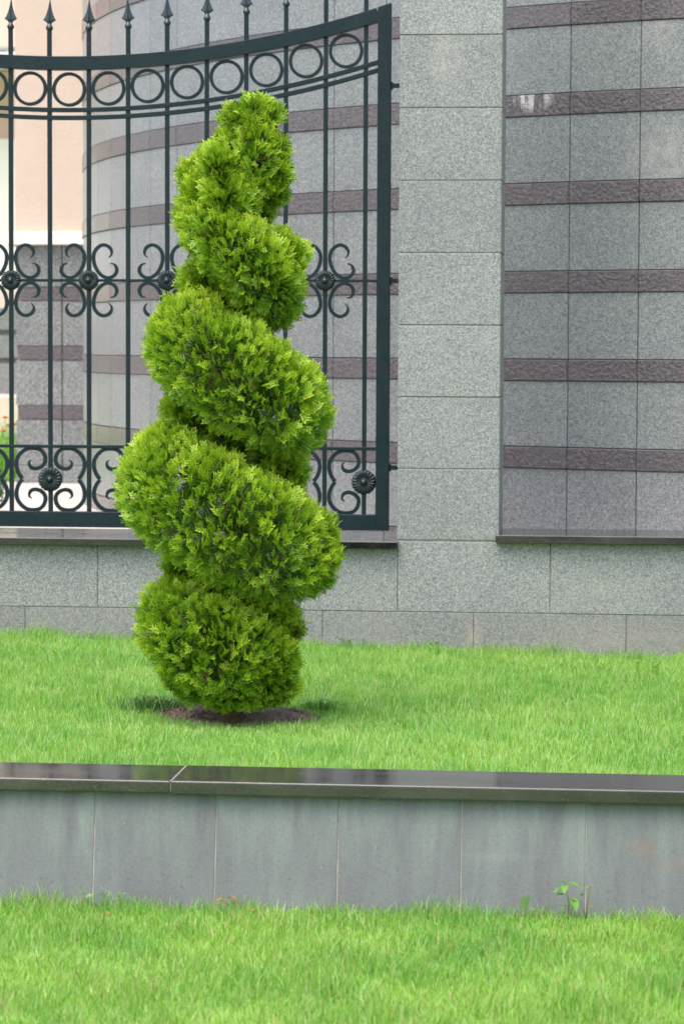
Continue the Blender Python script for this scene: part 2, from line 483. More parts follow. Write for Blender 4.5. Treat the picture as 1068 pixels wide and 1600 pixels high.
link('upper_wall', mesh_bm('upper_wall', bm, M['render_grey'], False), cw, (0, 0, 0))
bm = bmesh.new()
arc_slab(bm, aj(K0), aj(K1), 58, R - 0.03, R + 0.08, 3.50, 3.575)
link('string_course', mesh_bm('string_course', bm, M['granite_base'], False), cw, (0, 0, 0))
ch = 2 * R * math.sin(0.34 / R / 2) - JW
for k in range(K0, K1):
    am = (aj(k) + aj(k + 1)) / 2
    rz = am + PI / 2
    for i in range(-1, 7):
        zt = 0.757 + 0.4 * i
        # rough band stone, sits a little proud
        p = arc_pt(am, R - 0.008 + rnd.uniform(-0.001, 0.001))
        link('band_stone', box_mesh('band_stone', ch + JW - 0.0015, 0.028, 0.095, M['band'], 0.003), cw, (p[0], p[1], zt - 0.049), rotz=rz)
        p = arc_pt(am, R - 0.014 + rnd.uniform(-0.0008, 0.0008))
        link('granite_tile', box_mesh('granite_tile', ch, 0.026, 0.298, M['granite_tile'], 0.0015), cw, (p[0], p[1], zt + 0.1515),
             rot=(rnd.uniform(-0.001, 0.001), 0, rz + rnd.uniform(-0.0015, 0.0015)))

# ------------------------------------------------------------------ boundary wall with pillar
YF = 11.108
bw = empty('boundary_wall', (-0.6, 11.3, 0.0), 'grey granite boundary wall with pillar and dark sills behind the lawn', 'wall')
XL, XR = -4.106, 2.95
box('wall_core', XL + 0.006, XR - 0.006, YF + 0.005, 11.61, -0.35, 0.36, M['mortar'], bw, 0)
# pillars of whole blocks
for (px0, px1) in ((-0.852, -0.426), (-4.106, -3.68), (2.52, 2.95)):
    box('pillar_core', px0 + 0.006, px1 - 0.006, YF + 0.004, YF + 0.394, 0.36, 3.40, M['mortar'], bw, 0)
    for k in range(-3, 7):
        zt = 2.499 - 0.3 * k
        o = box('granite_block', px0, px1, YF, YF + 0.40, zt - 0.2965, zt, M['granite_block'], bw, 0.0025)
        o.location.y += rnd.uniform(-0.001, 0.001)
    box('pillar_cap', px0 - 0.03, px1 + 0.03, YF - 0.03, YF + 0.52, 3.402, 3.45, M['sill'], bw, 0.004)
# upper course
xs = [-4.106, -4.036, -3.399, -2.761, -2.124, -1.487, -0.849, -0.211, 0.427, 1.065, 1.703, 2.341, 2.95]
for a, b in zip(xs, xs[1:]):
    top = 0.3635 if b <= -0.84 else 0.3945
    box('granite_panel', a + 0.0015, b - 0.0015, YF + rnd.uniform(-0.001, 0.001), YF + 0.03, 0.1005, top, M['granite_block'], bw, 0.0015)
# base course
xs = [-4.106] + [-1.165 + 0.636 * k for k in range(-4, 7)] + [2.95]
for a, b in zip(xs, xs[1:]):
    box('base_panel', a + 0.0015, b - 0.0015, YF + rnd.uniform(-0.001, 0.001), YF + 0.03, -0.33, 0.0975, M['granite_base'], bw, 0.0015)
# sills
box('sill_slab', -3.68 + 0.002, -0.8455, 11.062, 11.332, 0.3655, 0.3955, M['sill'], bw, 0.002)
box('sill_slab', -3.68 + 0.002, -0.856, 11.335, 11.66, 0.3655, 0.3965, M['sill'], bw, 0.002)
box('sill_slab', -0.437, 2.55, 11.066, 11.50, 0.396, 0.4285, M['sill'], bw, 0.002)
# the reveal below the raised right sill
box('sill_bed', -0.42, 2.515, YF + 0.034, 11.48, 0.362, 0.3945, M['mortar'], bw, 0)

# ------------------------------------------------------------------ wrought iron fence
YFN = 11.228
fence = empty('iron_fence', (-2.27, YFN, 0.43), 'dark green wrought iron fence panel with spearheads, rings, scrolls and rosettes between granite pillars', 'fence')
FX1, FX0 = -0.897, -3.64
BARS = [-1.003 - 0.1685 * i for i in range(16)]
def rail_z(x):
    d = x + 2.25
    return 2.4335 + 4.45 - math.sqrt(4.45 ** 2 - d * d)
I = M['iron']
def strip_bm(bm, pts, widths, depth):
    """flat bar bent in the XZ plane; pts (x,z), widths in plane, depth along y"""
    n = len(pts); rows = []
    for i in range(n):
        a = Vector(pts[max(i - 1, 0)]); b = Vector(pts[min(i + 1, n - 1)])
        d = (b - a).normalized(); nn = Vector((-d.y, d.x)); p = Vector(pts[i]); w = widths[i] / 2
        dd = depth / 2 if not isinstance(depth, (list, tuple)) else depth[i] / 2
        A = p + nn * w; B = p - nn * w
        rows.append([bm.verts.new((q.x, y, q.y)) for q, y in ((A, -dd), (B, -dd), (B, dd), (A, dd))])
    for P, Q in zip(rows, rows[1:]):
        for k in range(4):
            bm.faces.new((P[k], Q[k], Q[(k + 1) % 4], P[(k + 1) % 4]))
    bm.faces.new(rows[0]); bm.faces.new(rows[-1][::-1])
    bmesh.ops.recalc_face_normals(bm, faces=bm.faces)
def bev_strip(name, pts, widths, depth, bev=0.0012):
    bm = bmesh.new()
    strip_bm(bm, pts, widths, depth)
    if bev:
        es = [e for e in bm.edges if len(e.link_faces) == 2 and e.calc_face_angle(0) > 0.9]
        bmesh.ops.bevel(bm, geom=es, offset=bev, segments=1, affect='EDGES')
    return mesh_bm(name, bm, I)
# frame: posts, bottom rail, curved top rail
fr = bev_strip('frame_post', [(-0.0275 + FX1, 0.433), (-0.0275 + FX1, rail_z(FX1 - 0.0275) - 0.03)], [0.055, 0.055], 0.05, 0.002)
def slanted_post(x0, x1, name):
    bm = bmesh.new()
    v = [bm.verts.new(p) for p in [(x0, -0.025, 0.433), (x1, -0.025, 0.433), (x1, -0.025, rail_z(x1) + 0.002), (x0, -0.025, rail_z(x0) + 0.002),
                                   (x0, 0.025, 0.433), (x1, 0.025, 0.433), (x1, 0.025, rail_z(x1) + 0.002), (x0, 0.025, rail_z(x0) + 0.002)]]
    for f in ((0, 1, 2, 3), (5, 4, 7, 6), (4, 0, 3, 7), (1, 5, 6, 2), (3, 2, 6, 7), (4, 5, 1, 0)):
        bm.faces.new([v[i] for i in f])
    bmesh.ops.bevel(bm, geom=list(bm.edges), offset=0.0018, segments=1, affect='EDGES')
    return link(name, mesh_bm(name, bm, I), fence, (0, YFN, 0))
slanted_post(FX1 - 0.055, FX1, 'frame_post')
slanted_post(FX0, FX0 + 0.055, 'frame_post')
box('bottom_rail', FX0 + 0.054, FX1 - 0.054, YFN - 0.024, YFN + 0.024, 0.433, 0.499, I, fence, 0.0018)
def curved_rail(name, off, th, depth, x0=FX0 + 0.054, x1=FX1 - 0.054, n=48):
    pts = []
    for i in range(n + 1):
        x = x0 + (x1 - x0) * i / n
        pts.append((x, rail_z(x) + off - th / 2))
    return link(name, bev_strip(name, pts, [th * 0.985] * (n + 1), depth, 0.0015), fence, (0, YFN, 0))
curved_rail('top_rail', 0, 0.058, 0.046)
curved_rail('thin_rail', -0.216, 0.0185, 0.026)
curved_rail('thin_rail', -0.249, 0.0185, 0.026)
box('cross_bar', FX0 + 0.054, FX1 - 0.054, YFN - 0.006, YFN + 0.006, 1.481, 1.493, I, fence, 0.001)
box('cross_bar', FX0 + 0.054, FX1 - 0.054, YFN - 0.011, YFN + 0.011, 0.771, 0.785, I, fence, 0.001)
# pickets with spearheads
def spear_mesh():
    bm = bmesh.new()
    prof = [(-0.016, 0.0085), (-0.0125, 0.0115), (-0.004, 0.0158), (0.003, 0.0145), (0.010, 0.0095), (0.016, 0.0085)]
    seg = 14; rows = []
    for z, r in prof:
        rows.append([bm.verts.new((r * math.cos(2 * PI * k / seg), r * math.sin(2 * PI * k / seg), z)) for k in range(seg)])
    for A, B in zip(rows, rows[1:]):
        for k in range(seg):
            f = bm.faces.new((A[k], A[(k + 1) % seg], B[(k + 1) % seg], B[k])); f.smooth = True
    bm.faces.new(rows[0][::-1]); bm.faces.new(rows[-1])
    hp = [(0.014, 0.008, 0.008), (0.022, 0.013, 0.0095), (0.0295, 0.0255, 0.0095), (0.0315, 0.0285, 0.009), (0.041, 0.0215, 0.009), (0.054, 0.0155, 0.0078),
          (0.070, 0.0105, 0.0065), (0.088, 0.0065, 0.0045), (0.105, 0.0035, 0.003), (0.121, 0.0008, 0.0008)]
    rows = []
    for z, w, d in hp:
        rows.append([bm.verts.new(p) for p in ((w, 0, z), (w * 0.16, -d * 0.55, z), (0, -d, z), (-w * 0.16, -d * 0.55, z), (-w, 0, z), (-w * 0.16, d * 0.55, z), (0, d, z), (w * 0.16, d * 0.55, z))])
    for A, B in zip(rows, rows[1:]):
        for k in range(8):
            bm.faces.new((A[k], A[(k + 1) % 8], B[(k + 1) % 8], B[k]))
    bm.faces.new(rows[0][::-1]); bm.faces.new(rows[-1])
    bmesh.ops.recalc_face_normals(bm, faces=bm.faces)
    return mesh_bm('spearhead', bm, M['iron_gloss'])
SPEAR = spear_mesh()
for i, x in enumerate(BARS):
    zt = rail_z(x) + 0.122
    p = box('picket', x - 0.009, x + 0.009, YFN - 0.009, YFN + 0.009, 0.497, zt - 0.014, I, fence, 0.0012)
    p.rotation_euler = (0, rnd.uniform(-0.0008, 0.0008), 0)
    s = link('spearhead', SPEAR, p, (x, YFN, zt), rot=(0, rnd.uniform(-0.03, 0.03), rnd.uniform(-0.12, 0.12)))
# rings
def ring_mesh(ro, w, dep):
    bm = bmesh.new(); n = 44; rows = []
    for k in range(n):
        a = 2 * PI * k / n; c, s = math.cos(a), math.sin(a)
        rows.append([bm.verts.new((r * c, y, r * s)) for r, y in ((ro, -dep / 2 + 0.001), (ro - 0.001, -dep / 2), (ro - w + 0.001, -dep / 2), (ro - w, -dep / 2 + 0.001), (ro - w, dep / 2), (ro, dep / 2))])
    for k in range(n):
        A, B = rows[k], rows[(k + 1) % n]
        for j in range(6):
            bm.faces.new((A[j], A[(j + 1) % 6], B[(j + 1) % 6], B[j]))
    bmesh.ops.recalc_face_normals(bm, faces=bm.faces)
    return mesh_bm('ring', bm, I)
RING = ring_mesh(0.0727, 0.0135, 0.016)
for a, b in zip(BARS, BARS[1:]):
    x = (a + b) / 2
    link('ring', RING, fence, (x, YFN, rail_z(x) - 0.1375 + rnd.uniform(-0.001, 0.001)), rot=(0, rnd.uniform(0, 3), 0))
# rosettes
def rosette_mesh(Ro, petals=20):
    bm = bmesh.new(); seg = petals * 6
    prof = [(0.0, 0.021), (0.004, 0.0205), (0.008, 0.018), (0.0105, 0.014), (0.0115, 0.009), (0.014, 0.0075), (0.020, 0.0105), (0.030, 0.0125), (0.038, 0.0115), (0.043, 0.0075), (0.045, 0.002), (0.044, -0.003)]
    k0 = Ro / 0.045; rows = []
    for (r, h) in prof:
        r *= k0 if r > 0.012 else 1
        row = []
        if r == 0:
            c = bm.verts.new((0, -h, 0)); rows.append([c]); continue
        for k in range(seg):
            a = 2 * PI * k / seg
            g = abs(math.sin(a * petals / 2)) ** 0.8 if r > 0.0125 else 1
            hh = h - (1 - g) * 0.010 * min(1, (r - 0.012) / 0.008) if r > 0.0125 else h
            rr_ = r * (1 - 0.045 * (1 - g)) if r > 0.03 else r
            row.append(bm.verts.new((rr_ * math.cos(a), -hh, rr_ * math.sin(a))))
        rows.append(row)
    for A, B in zip(rows, rows[1:]):
        for k in range(seg):
            if len(A) == 1: f = bm.faces.new((A[0], B[k], B[(k + 1) % seg]))
            else: f = bm.faces.new((A[k], B[k], B[(k + 1) % seg], A[(k + 1) % seg]))
            f.smooth = True
    bm.faces.new(rows[-1])
    bmesh.ops.recalc_face_normals(bm, faces=bm.faces)
    return mesh_bm('rosette', bm, M['iron_gloss'])
ROS_M, ROS_L = rosette_mesh(0.044), rosette_mesh(0.0535)
PX = 1 / 372.0
def catmull(P, n=5):
    Q = [P[0]] + list(P) + [P[-1]]; out = []
    for i in range(1, len(Q) - 2):
        p0, p1, p2, p3 = [np.array(q, float) for q in Q[i - 1:i + 3]]
        for j in range(n):
            t = j / n
            out.append(tuple(0.5 * ((2 * p1) + (-p0 + p2) * t + (2 * p0 - 5 * p1 + 4 * p2 - p3) * t * t + (-p0 + 3 * p1 - 3 * p2 + p3) * t ** 3)))
    out.append(tuple(P[-1]))
    return out
MID = [(31.5, 36), (35.6, 40.5), (36.2, 46.5), (32, 53), (24, 56), (15.5, 53), (9, 45), (7.2, 35), (9.5, 23.5), (15.5, 12.5), (23.5, 6), (32, 4.2), (40, 7.5), (44.5, 14.5), (43.2, 22), (39, 26), (33.7, 26.5)]
LOW = [(30.5, 31), (34.5, 27), (33, 20.5), (28, 17), (21, 17), (13.5, 20.5), (8.5, 28), (9.5, 38), (16, 46.5), (26.5, 49.2), (38, 48), (48, 41), (54.2, 31), (55, 20), (51.8, 9.5), (45.5, 0.5)]
def scroll_mesh(path, sx, sz, w, taper_end=True, dep=0.013):
    pts = catmull([(x * PX * sx, z * PX * sz) for x, z in path])
    n = len(pts); ws = []
    for i in range(n):
        t = i / (n - 1)
        k = min(1, 0.18 + t / 0.2) * (min(1, 0.18 + (1 - t) / 0.2) if taper_end else 1)
        ws.append(w * k)
    bm = bmesh.new()
    strip_bm(bm, pts, ws, [dep * (0.75 + 0.25 * min(1, q / w)) for q in ws])
    return mesh_bm('scroll', bm, I)
MIDM = {(sx, sz): scroll_mesh(MID, sx, sz, 0.0148) for sx in (1, -1) for sz in (1, -1)}
LOWM = {(sx, sz): scroll_mesh(LOW, sx, sz, 0.0162, False) for sx in (1, -1) for sz in (1, -1)}
for i, x in enumerate(BARS):
    if i % 2 == 1:
        zc = 1.487
        link('rosette', ROS_M, fence, (x, YFN - 0.010, zc), rot=(0, rnd.uniform(0, 1), 0))
        for k, me in MIDM.items():
            link('scroll', me, fence, (x, YFN, zc))
    else:
        zc = 0.637
        link('rosette', ROS_L, fence, (x, YFN - 0.010, zc), rot=(0, rnd.uniform(0, 1), 0))
        for k, me in LOWM.items():
            if (k[0] == 1 and i == 0): continue
            link('scroll', me, fence, (x, YFN, zc))
# brackets into the pillars
for z in (2.304, 1.487, 0.699):
    for (a, b) in ((FX1 - 0.002, -0.853), (-3.679, FX0 + 0.002)):
        bm = bmesh.new()
        strip_bm(bm, [(a, z), (a + 0.008, z), (a + 0.014, z), (b, z)] if a > -1 else [(b, z), (b - 0.008, z), (b - 0.014, z), (a, z)], [0.032, 0.030, 0.018, 0.018], 0.02)
        link('bracket', mesh_bm('bracket', bm, I), fence, (0, YFN, 0))

# ------------------------------------------------------------------ retaining wall
rw = empty('retaining_wall', (-0.9, 7.1, -0.3), 'low grey green retaining wall with polished dark coping between two lawns', 'wall')
TOPY, BOTY, ZB, ZT = 7.036, 6.972, -0.36, 0.007
ang = math.atan2(TOPY - BOTY, ZT - ZB)
h = math.hypot(TOPY - BOTY, ZT - ZB)
bm = bmesh.new()
v = [bm.verts.new(p) for p in [(-9, BOTY + 0.003, ZB), (9, BOTY + 0.003, ZB), (9, TOPY + 0.003, ZT - 0.001), (-9, TOPY + 0.003, ZT - 0.001), (-9, 7.22, ZB), (9, 7.22, ZB), (9, 7.22, ZT - 0.001), (-9, 7.22, ZT - 0.001)]]
for f in ((0, 1, 2, 3), (5, 4, 7, 6), (4, 0, 3, 7), (1, 5, 6, 2), (3, 2, 6, 7), (4, 5, 1, 0)):
    bm.faces.new([v[i] for i in f])
link('wall_core', mesh_bm('wall_core', bm, M['mortar_light']), rw, (0, 0, 0))
js = [-1.351 + 0.3297 * k for k in range(-22, 31)]
js = [j for j in js if -8.9 < j < 8.9]
for a, b in zip(js, js[1:]):
    w = b - a - 0.0034
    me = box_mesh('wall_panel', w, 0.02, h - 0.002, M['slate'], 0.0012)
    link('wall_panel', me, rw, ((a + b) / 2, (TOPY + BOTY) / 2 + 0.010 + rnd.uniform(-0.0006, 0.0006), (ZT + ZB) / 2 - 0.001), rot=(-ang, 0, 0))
cj = [-1.142 + 1.6 * k for k in range(-4, 6)]
for q, (a, b) in enumerate(zip(cj, cj[1:])):
    dz = (-0.001, 0.001, 0.0, -0.0018)[q % 4]
    box('joint_filler', a - 0.002, a + 0.002, 7.004, 7.27, 0.012, 0.0405, M['mortar'], rw, 0)
    box('coping_stone', a + 0.0006, b - 0.0006, 7.0 + (0.0015 if q % 2 else 0), 7.272, 0.0085 + dz - (0.003 if q % 2 == 0 else 0), 0.043 + dz, M['coping'], rw, 0.0046)

# ------------------------------------------------------------------ buildings in the courtyard
ph = empty('peach_house', (-3.7, 18.2, 0.27), 'peach rendered house end with cream ledge above a banded granite plinth', 'building')
box('upper_wall', -4.01, -3.22, 17.985, 26, 1.992, 8.0, M['peach'], ph, 0.004)
box('cornice', -4.07, -3.22, 17.92, 26.05, 1.90, 1.99, M['cream'], ph, 0.008)
box('wall_core', -4.0, -3.22, 18.02, 25.98, 0.1, 1.898, M['mortar_dark'], ph, 0)
for (z0, z1, kind) in ((0.27, 0.391, 't'), (0.395, 0.706, 't'), (0.71, 0.802, 'b'), (0.806, 1.112, 't'), (1.116, 1.21, 'b'), (1.214, 1.518, 't'), (1.522, 1.613, 'b'), (1.617, 1.896, 't')):
    for (a, b) in ((-4.01, -3.688), (-3.684, -3.355), (-3.351, -3.22)):
        if kind == 't':
            box('granite_tile', a + 0.002, b - 0.002, 18.0, 18.03, z0, z1, M['granite_plinth'], ph, 0.0015)
        else:
            box('band_stone', (a if a > -4 else a + 0.03), b, 17.996, 18.03, z0, z1, M['band'], ph, 0.002)
# far building beyond the flower bed
fb = empty('far_building', (-8, 28, 0.27), 'pale peach building with balcony slab and striped plinth far left behind the fence', 'building')
box('upper_wall', -16, -4.2, 28.0, 34, 4.38, 9, M['peach_far'], fb, 0)
box('shaded_wall', -16, -4.2, 28.3, 34, 3.42, 4.16, M['peach_far'], fb, 0)
box('balcony_slab', -16, -6.0, 27.2, 28.3, 4.17, 4.24, M['white'], fb, 0.01)
box('window_frame', -8.2, -6.252, 27.97, 28.2, 4.24, 4.375, M['window_frame'], fb, 0.01)
box('pane', -8.1, -6.32, 27.96, 28.0, 4.26, 4.34, M['glass'], fb, 0)
box('lower_wall', -16, -4.2, 28.1, 34, 2.2, 3.42, M['white'], fb, 0)
for (z0, z1, m) in ((0.70, 1.03, 'granite_plinth'), (1.03, 1.09, 'band'), (1.09, 1.33, 'granite_plinth'), (1.33, 1.39, 'band'), (1.39, 1.62, 'granite_plinth'), (1.62, 1.86, 'pink_stone'), (1.86, 2.2, 'white')):
    box('plinth_course', -16, -4.2, 28.04 + 0.02 * (m == 'band'), 34, z0, z1, M[m], fb, 0)
box('stone_step', -16, -4.2, 27.3, 28.04, 0.27, 0.69, M['pink_stone'], fb, 0.01)

# ------------------------------------------------------------------ grass
def blades(name, x0, x1, y0, y1, density, zf, hmin, hmax, w0, mat, label, reject=None, edge=None, lean=0.36, seed=1, width_fn=None, top=None):
    g = np.random.default_rng(seed)
    n = int((x1 - x0) * (y1 - y0) * density)
    X = g.uniform(x0, x1, n); Y = g.uniform(y0, y1, n)
    # thin the lawn towards its outer sides
    if reject is not None:
        k = ~reject(X, Y, g); X, Y = X[k], Y[k]; n = len(X)
    H = g.uniform(hmin, hmax, n) * (0.8 + 0.25 * np.sin(X * 9.1 + 1.3 * np.sin(Y * 7)) * np.sin(Y * 11.3 + X * 3) + 0.15 * np.sin(X * 23 + Y * 17))
    long_ = g.random(n) < 0.05
    H[long_] *= g.uniform(1.25, 1.9, long_.sum())
    if edge is not None: H = H * edge(X, Y, g)
    Z = zf(X, Y)
    ang = g.uniform(0, 2 * PI, n)
    field = 1.2 * np.sin(X * 2.3 + Y * 1.1) + 0.8 * np.sin(Y * 3.7 - X * 1.9 + 1) + g.normal(0, 2.2, n)
    dl = np.abs(g.normal(0, lean, n)) * H + 0.15 * H
    dx, dy = np.cos(field) * dl, np.sin(field) * dl
    # a blade turned broadside at random
    wx, wy = np.cos(ang) * w0 / 2, np.sin(ang) * w0 / 2
    ws = g.uniform(0.7, 1.35, n)
    wx *= ws; wy *= ws
    hh = np.sqrt(np.maximum(H * H - (dl * 0.6) ** 2, (0.45 * H) ** 2))
    V = np.empty((n, 5, 3), np.float32)
    V[:, 0] = np.stack([X - wx, Y - wy, Z - 0.004], 1)
    V[:, 1] = np.stack([X + wx, Y + wy, Z - 0.004], 1)
    mx, my, mz = X + dx * 0.32, Y + dy * 0.32, Z + hh * 0.6
    V[:, 2] = np.stack([mx + wx * 0.85, my + wy * 0.85, mz], 1)
    V[:, 3] = np.stack([mx - wx * 0.85, my - wy * 0.85, mz], 1)
    V[:, 4] = np.stack([X + dx, Y + dy, Z + hh], 1)
    base = (np.arange(n) * 5)[:, None]
    idx = np.concatenate([base + 0, base + 1, base + 2, base + 3, base + 3, base + 2, base + 4], 1)
    lt = np.tile([4, 3], n)
    me = np_mesh(name, V.reshape(-1, 3), lt, idx, mat)
    return tag(link(name, me), label, 'grass', kind='stuff')
uz = lambda X, Y: -0.012 - 0.021 * ((Y - 7.3) / 3.8) * (X + 1.1) - 0.052 * ((Y - 7.3) / 3.8)
def rej_up(X, Y, g):
    r = soil_in(X, Y, 1.0)
    out = (X < -0.25 * Y) | (X > 0.06 * Y)          # lawn seen only from the side: thinner
    rag = 0.16 + 0.34 * (np.sin(X * 41) * np.sin(Y * 57 + X * 13) > 0.35)
    return (r & (g.random(len(X)) > rag)) | (out & (g.random(len(X)) > 0.32))
def edge_up(X, Y, g):
    e = np.ones(len(X))
    wall = Y > 11.0
    e[wall] = g.uniform(0.9, 1.6, wall.sum())
    q = np.sqrt(((X - SOIL_C[0]) / 0.42) ** 2 + ((Y - SOIL_C[1] + 0.16) / 0.36) ** 2)
    e *= np.clip(0.55 + 0.45 * (q - 0.7) / 0.8 + g.normal(0, 0.15, len(X)), 0.45, 1.3)
    cop = Y < 7.34
    e[cop] = g.uniform(0.6, 1.0, cop.sum())
    return e
blades('upper_lawn_grass', -4.2, 2.2, 7.28, 11.095, 21000, uz, 0.023, 0.043, 0.0018, M['grass'], 'bright green mown grass on the raised upper lawn', rej_up, edge_up, seed=3)
def rej_lo(X, Y, g):
    out = (X < -0.25 * Y) | (X > 0.06 * Y)
    return out & (g.random(len(X)) > 0.32)
def edge_lo(X, Y, g):
    e = np.ones(len(X)); wall = Y > 6.90
    e[wall] = g.uniform(0.8, 1.5, wall.sum())
    return e
blades('lower_lawn_grass', -2.9, 1.9, 5.0, 6.968, 24000, lambda X, Y: -0.302 + 0 * X, 0.026, 0.048, 0.0019, M['grass_low'], 'softer yellow green grass on the lower lawn in front', rej_lo, edge_lo, lean=0.42, seed=5)
# darker coarse tufts left and right of the soil
def tuft(cx, cy, n, hgt, label, name='grass_tuft', mat=None, spread=0.05):
    g = np.random.default_rng(int(abs(cx * 1000)) + n)
    V, F = [], []
    for i in range(n):
        x = cx + g.normal(0, spread); y = cy + g.normal(0, spread * 0.5)
        z = upper_z(x, y); L = hgt * g.uniform(0.6, 1.2)
        a = g.uniform(0, 2 * PI); b = g.uniform(0, 2 * PI); w = 0.0016
        dx, dy = math.cos(a) * L * 0.7, math.sin(a) * L * 0.7
        wx, wy = math.cos(b) * w, math.sin(b) * w
        k = len(V)
        V += [(x - wx, y - wy, z), (x + wx, y + wy, z), (x + dx * .4 + wx, y + dy * .4 + wy, z + L * .65), (x + dx * .4 - wx, y + dy * .4 - wy, z + L * .65), (x + dx, y + dy, z + L * .7)]
        F += [k, k + 1, k + 2, k + 3, k + 3, k + 2, k + 4]
    me = np_mesh(name, V, [4, 3] * n, F, mat or M['dark_grass'])
    return tag(link(name, me), label, 'grass tuft')
tuft(-1.49, 8.83, 420, 0.075, 'dark green grass tuft on the bare soil left of the spiral tree', spread=0.06)
tuft(-0.94, 8.92, 220, 0.06, 'coarse grass tuft on the bare soil right of the spiral tree', mat=M['weed'], spread=0.03)

# ------------------------------------------------------------------ spiral thuja
KP = [(-1.133, 8.6, 1.982, 0.046), (-1.128, 8.6, 1.923, 0.068), (-1.12, 8.57, 1.841, 0.085), (-1.12, 8.56, 1.758, 0.089), (-1.134, 8.65, 1.707, 0.083), (-1.203, 8.69, 1.723, 0.091), (-1.274, 8.63, 1.676, 0.104), (-1.27, 8.56, 1.603, 0.112), (-1.228, 8.51, 1.552, 0.12), (-1.155, 8.49, 1.5, 0.129), (-1.092, 8.51, 1.434, 0.124), (-1.06, 8.6, 1.372, 0.104), (-1.123, 8.69, 1.345, 0.114), (-1.238, 8.7, 1.313, 0.129), (-1.32, 8.6, 1.261, 0.145), (-1.295, 8.5, 1.199, 0.17), (-1.185, 8.46, 1.126, 0.182), (-1.07, 8.49, 1.048, 0.178), (-1.021, 8.6, 0.992, 0.153), (-1.132, 8.72, 0.95, 0.158), (-1.311, 8.72, 0.886, 0.149), (-1.4, 8.6, 0.801, 0.162), (-1.358, 8.48, 0.739, 0.195), (-1.226, 8.42, 0.667, 0.205), (-1.089, 8.46, 0.589, 0.199), (-0.999, 8.58, 0.533, 0.158), (-1.121, 8.72, 0.49, 0.145), (-1.311, 8.73, 0.403, 0.12), (-1.387, 8.6, 0.333, 0.129), (-1.336, 8.51, 0.283, 0.158), (-1.226, 8.47, 0.236, 0.166), (-1.137, 8.53, 0.21, 0.141), (-1.12, 8.6, 0.153, 0.108), (-1.226, 8.56, 0.12, 0.114)]
tree = empty('spiral_thuja', (-1.2, 8.62, upper_z(-1.2, 8.62)), 'bright green thuja clipped into a rising spiral on the upper lawn', 'topiary tree')
EXTRA = [(-1.195, 8.60, 1.862, 0.075), (-1.125, 8.60, 1.965, 0.062), (-1.30, 8.58, 0.185, 0.135), (-1.09, 8.56, 0.19, 0.125), (-1.07, 8.60, 0.30, 0.105), (-1.285, 8.60, 0.115, 0.105), (-1.10, 8.58, 0.11, 0.10),
         (-1.19, 8.52, 0.10, 0.11), (-1.19, 8.66, 0.42, 0.14), (-1.20, 8.66, 0.92, 0.13), (-1.20, 8.64, 1.33, 0.10), (-1.33, 8.62, 0.96, 0.10), (-1.18, 8.62, 1.68, 0.075), (-1.255, 8.62, 1.782, 0.088), (-0.945, 8.58, 0.484, 0.095), (-0.925, 8.58, 0.60, 0.085), (-0.985, 8.6, 1.06, 0.09), (-1.06, 8.57, 1.84, 0.052), (-1.035, 8.58, 1.50, 0.09), (-1.365, 8.62, 1.17, 0.12), (-1.063, 8.60, 0.870, 0.10), (-1.353, 8.62, 0.995, 0.09), (-1.353, 8.62, 0.485, 0.09), (-1.30, 8.62, 1.425, 0.085), (-1.02, 8.58, 0.80, 0.09), (-1.09, 8.62, 1.36, 0.09), (-0.985, 8.58, 0.28, 0.034), (-1.3215, 8.62, 1.752, 0.068), (-1.29, 8.58, 1.69, 0.09), (-1.232, 8.545, 1.775, 0.088), (-1.20, 8.53, 1.69, 0.10), (-0.935, 8.57, 0.54, 0.105), (-1.115, 8.59, 1.655, 0.075), (-1.365, 8.60, 0.12, 0.065), (-1.042, 8.58, 0.115, 0.075), (-1.187, 8.6, 1.943, 0.055), (-1.078, 8.6, 1.950, 0.052), (-1.068, 8.58, 1.703, 0.062), (-1.06, 8.58, 1.77, 0.062)]
SP = np.concatenate([np.array(catmull(KP, 4)), np.repeat(np.array(EXTRA), 3, axis=0)]); SP[:, 3] -= 0.010
# trunk and limbs
bm = bmesh.new()
tr = [(-1.2, 8.62, -0.05), (-1.205, 8.62, 0.15), (-1.19, 8.62, 0.5), (-1.20, 8.62, 0.9), (-1.185, 8.61, 1.3), (-1.16, 8.61, 1.65), (-1.135, 8.60, 1.95)]
tube_bm(bm, tr, [0.042, 0.034, 0.03, 0.026, 0.02, 0.013, 0.005], 10)
link('trunk', mesh_bm('trunk', bm, M['bark'], True), tree, (0, 0, 0))
bm = bmesh.new()
for i in range(150):
    c = SP[rnd.randrange(2, len(SP))]
    tx = np.interp(c[2], [p[2] for p in tr], [p[0] for p in tr])
    dirv = Vector((rnd.gauss(0, 1), rnd.gauss(0, 1) - 0.3, rnd.gauss(0.2, 0.6))).normalized()
    e = Vector(c[:3]) + dirv * c[3] * 0.93
    s = Vector((tx, 8.62, max(0.03, c[2] - rnd.uniform(0.03, 0.12))))
    m = (s + e) / 2 + Vector((rnd.gauss(0, .012), rnd.gauss(0, .012), rnd.gauss(-0.01, .012)))
    tube_bm(bm, [s, m, e], [0.006, 0.004, 0.0015], 5)
tag(link('branches', mesh_bm('branches', bm, M['bark'], True), tree, (0, 0, 0)), kind='stuff')
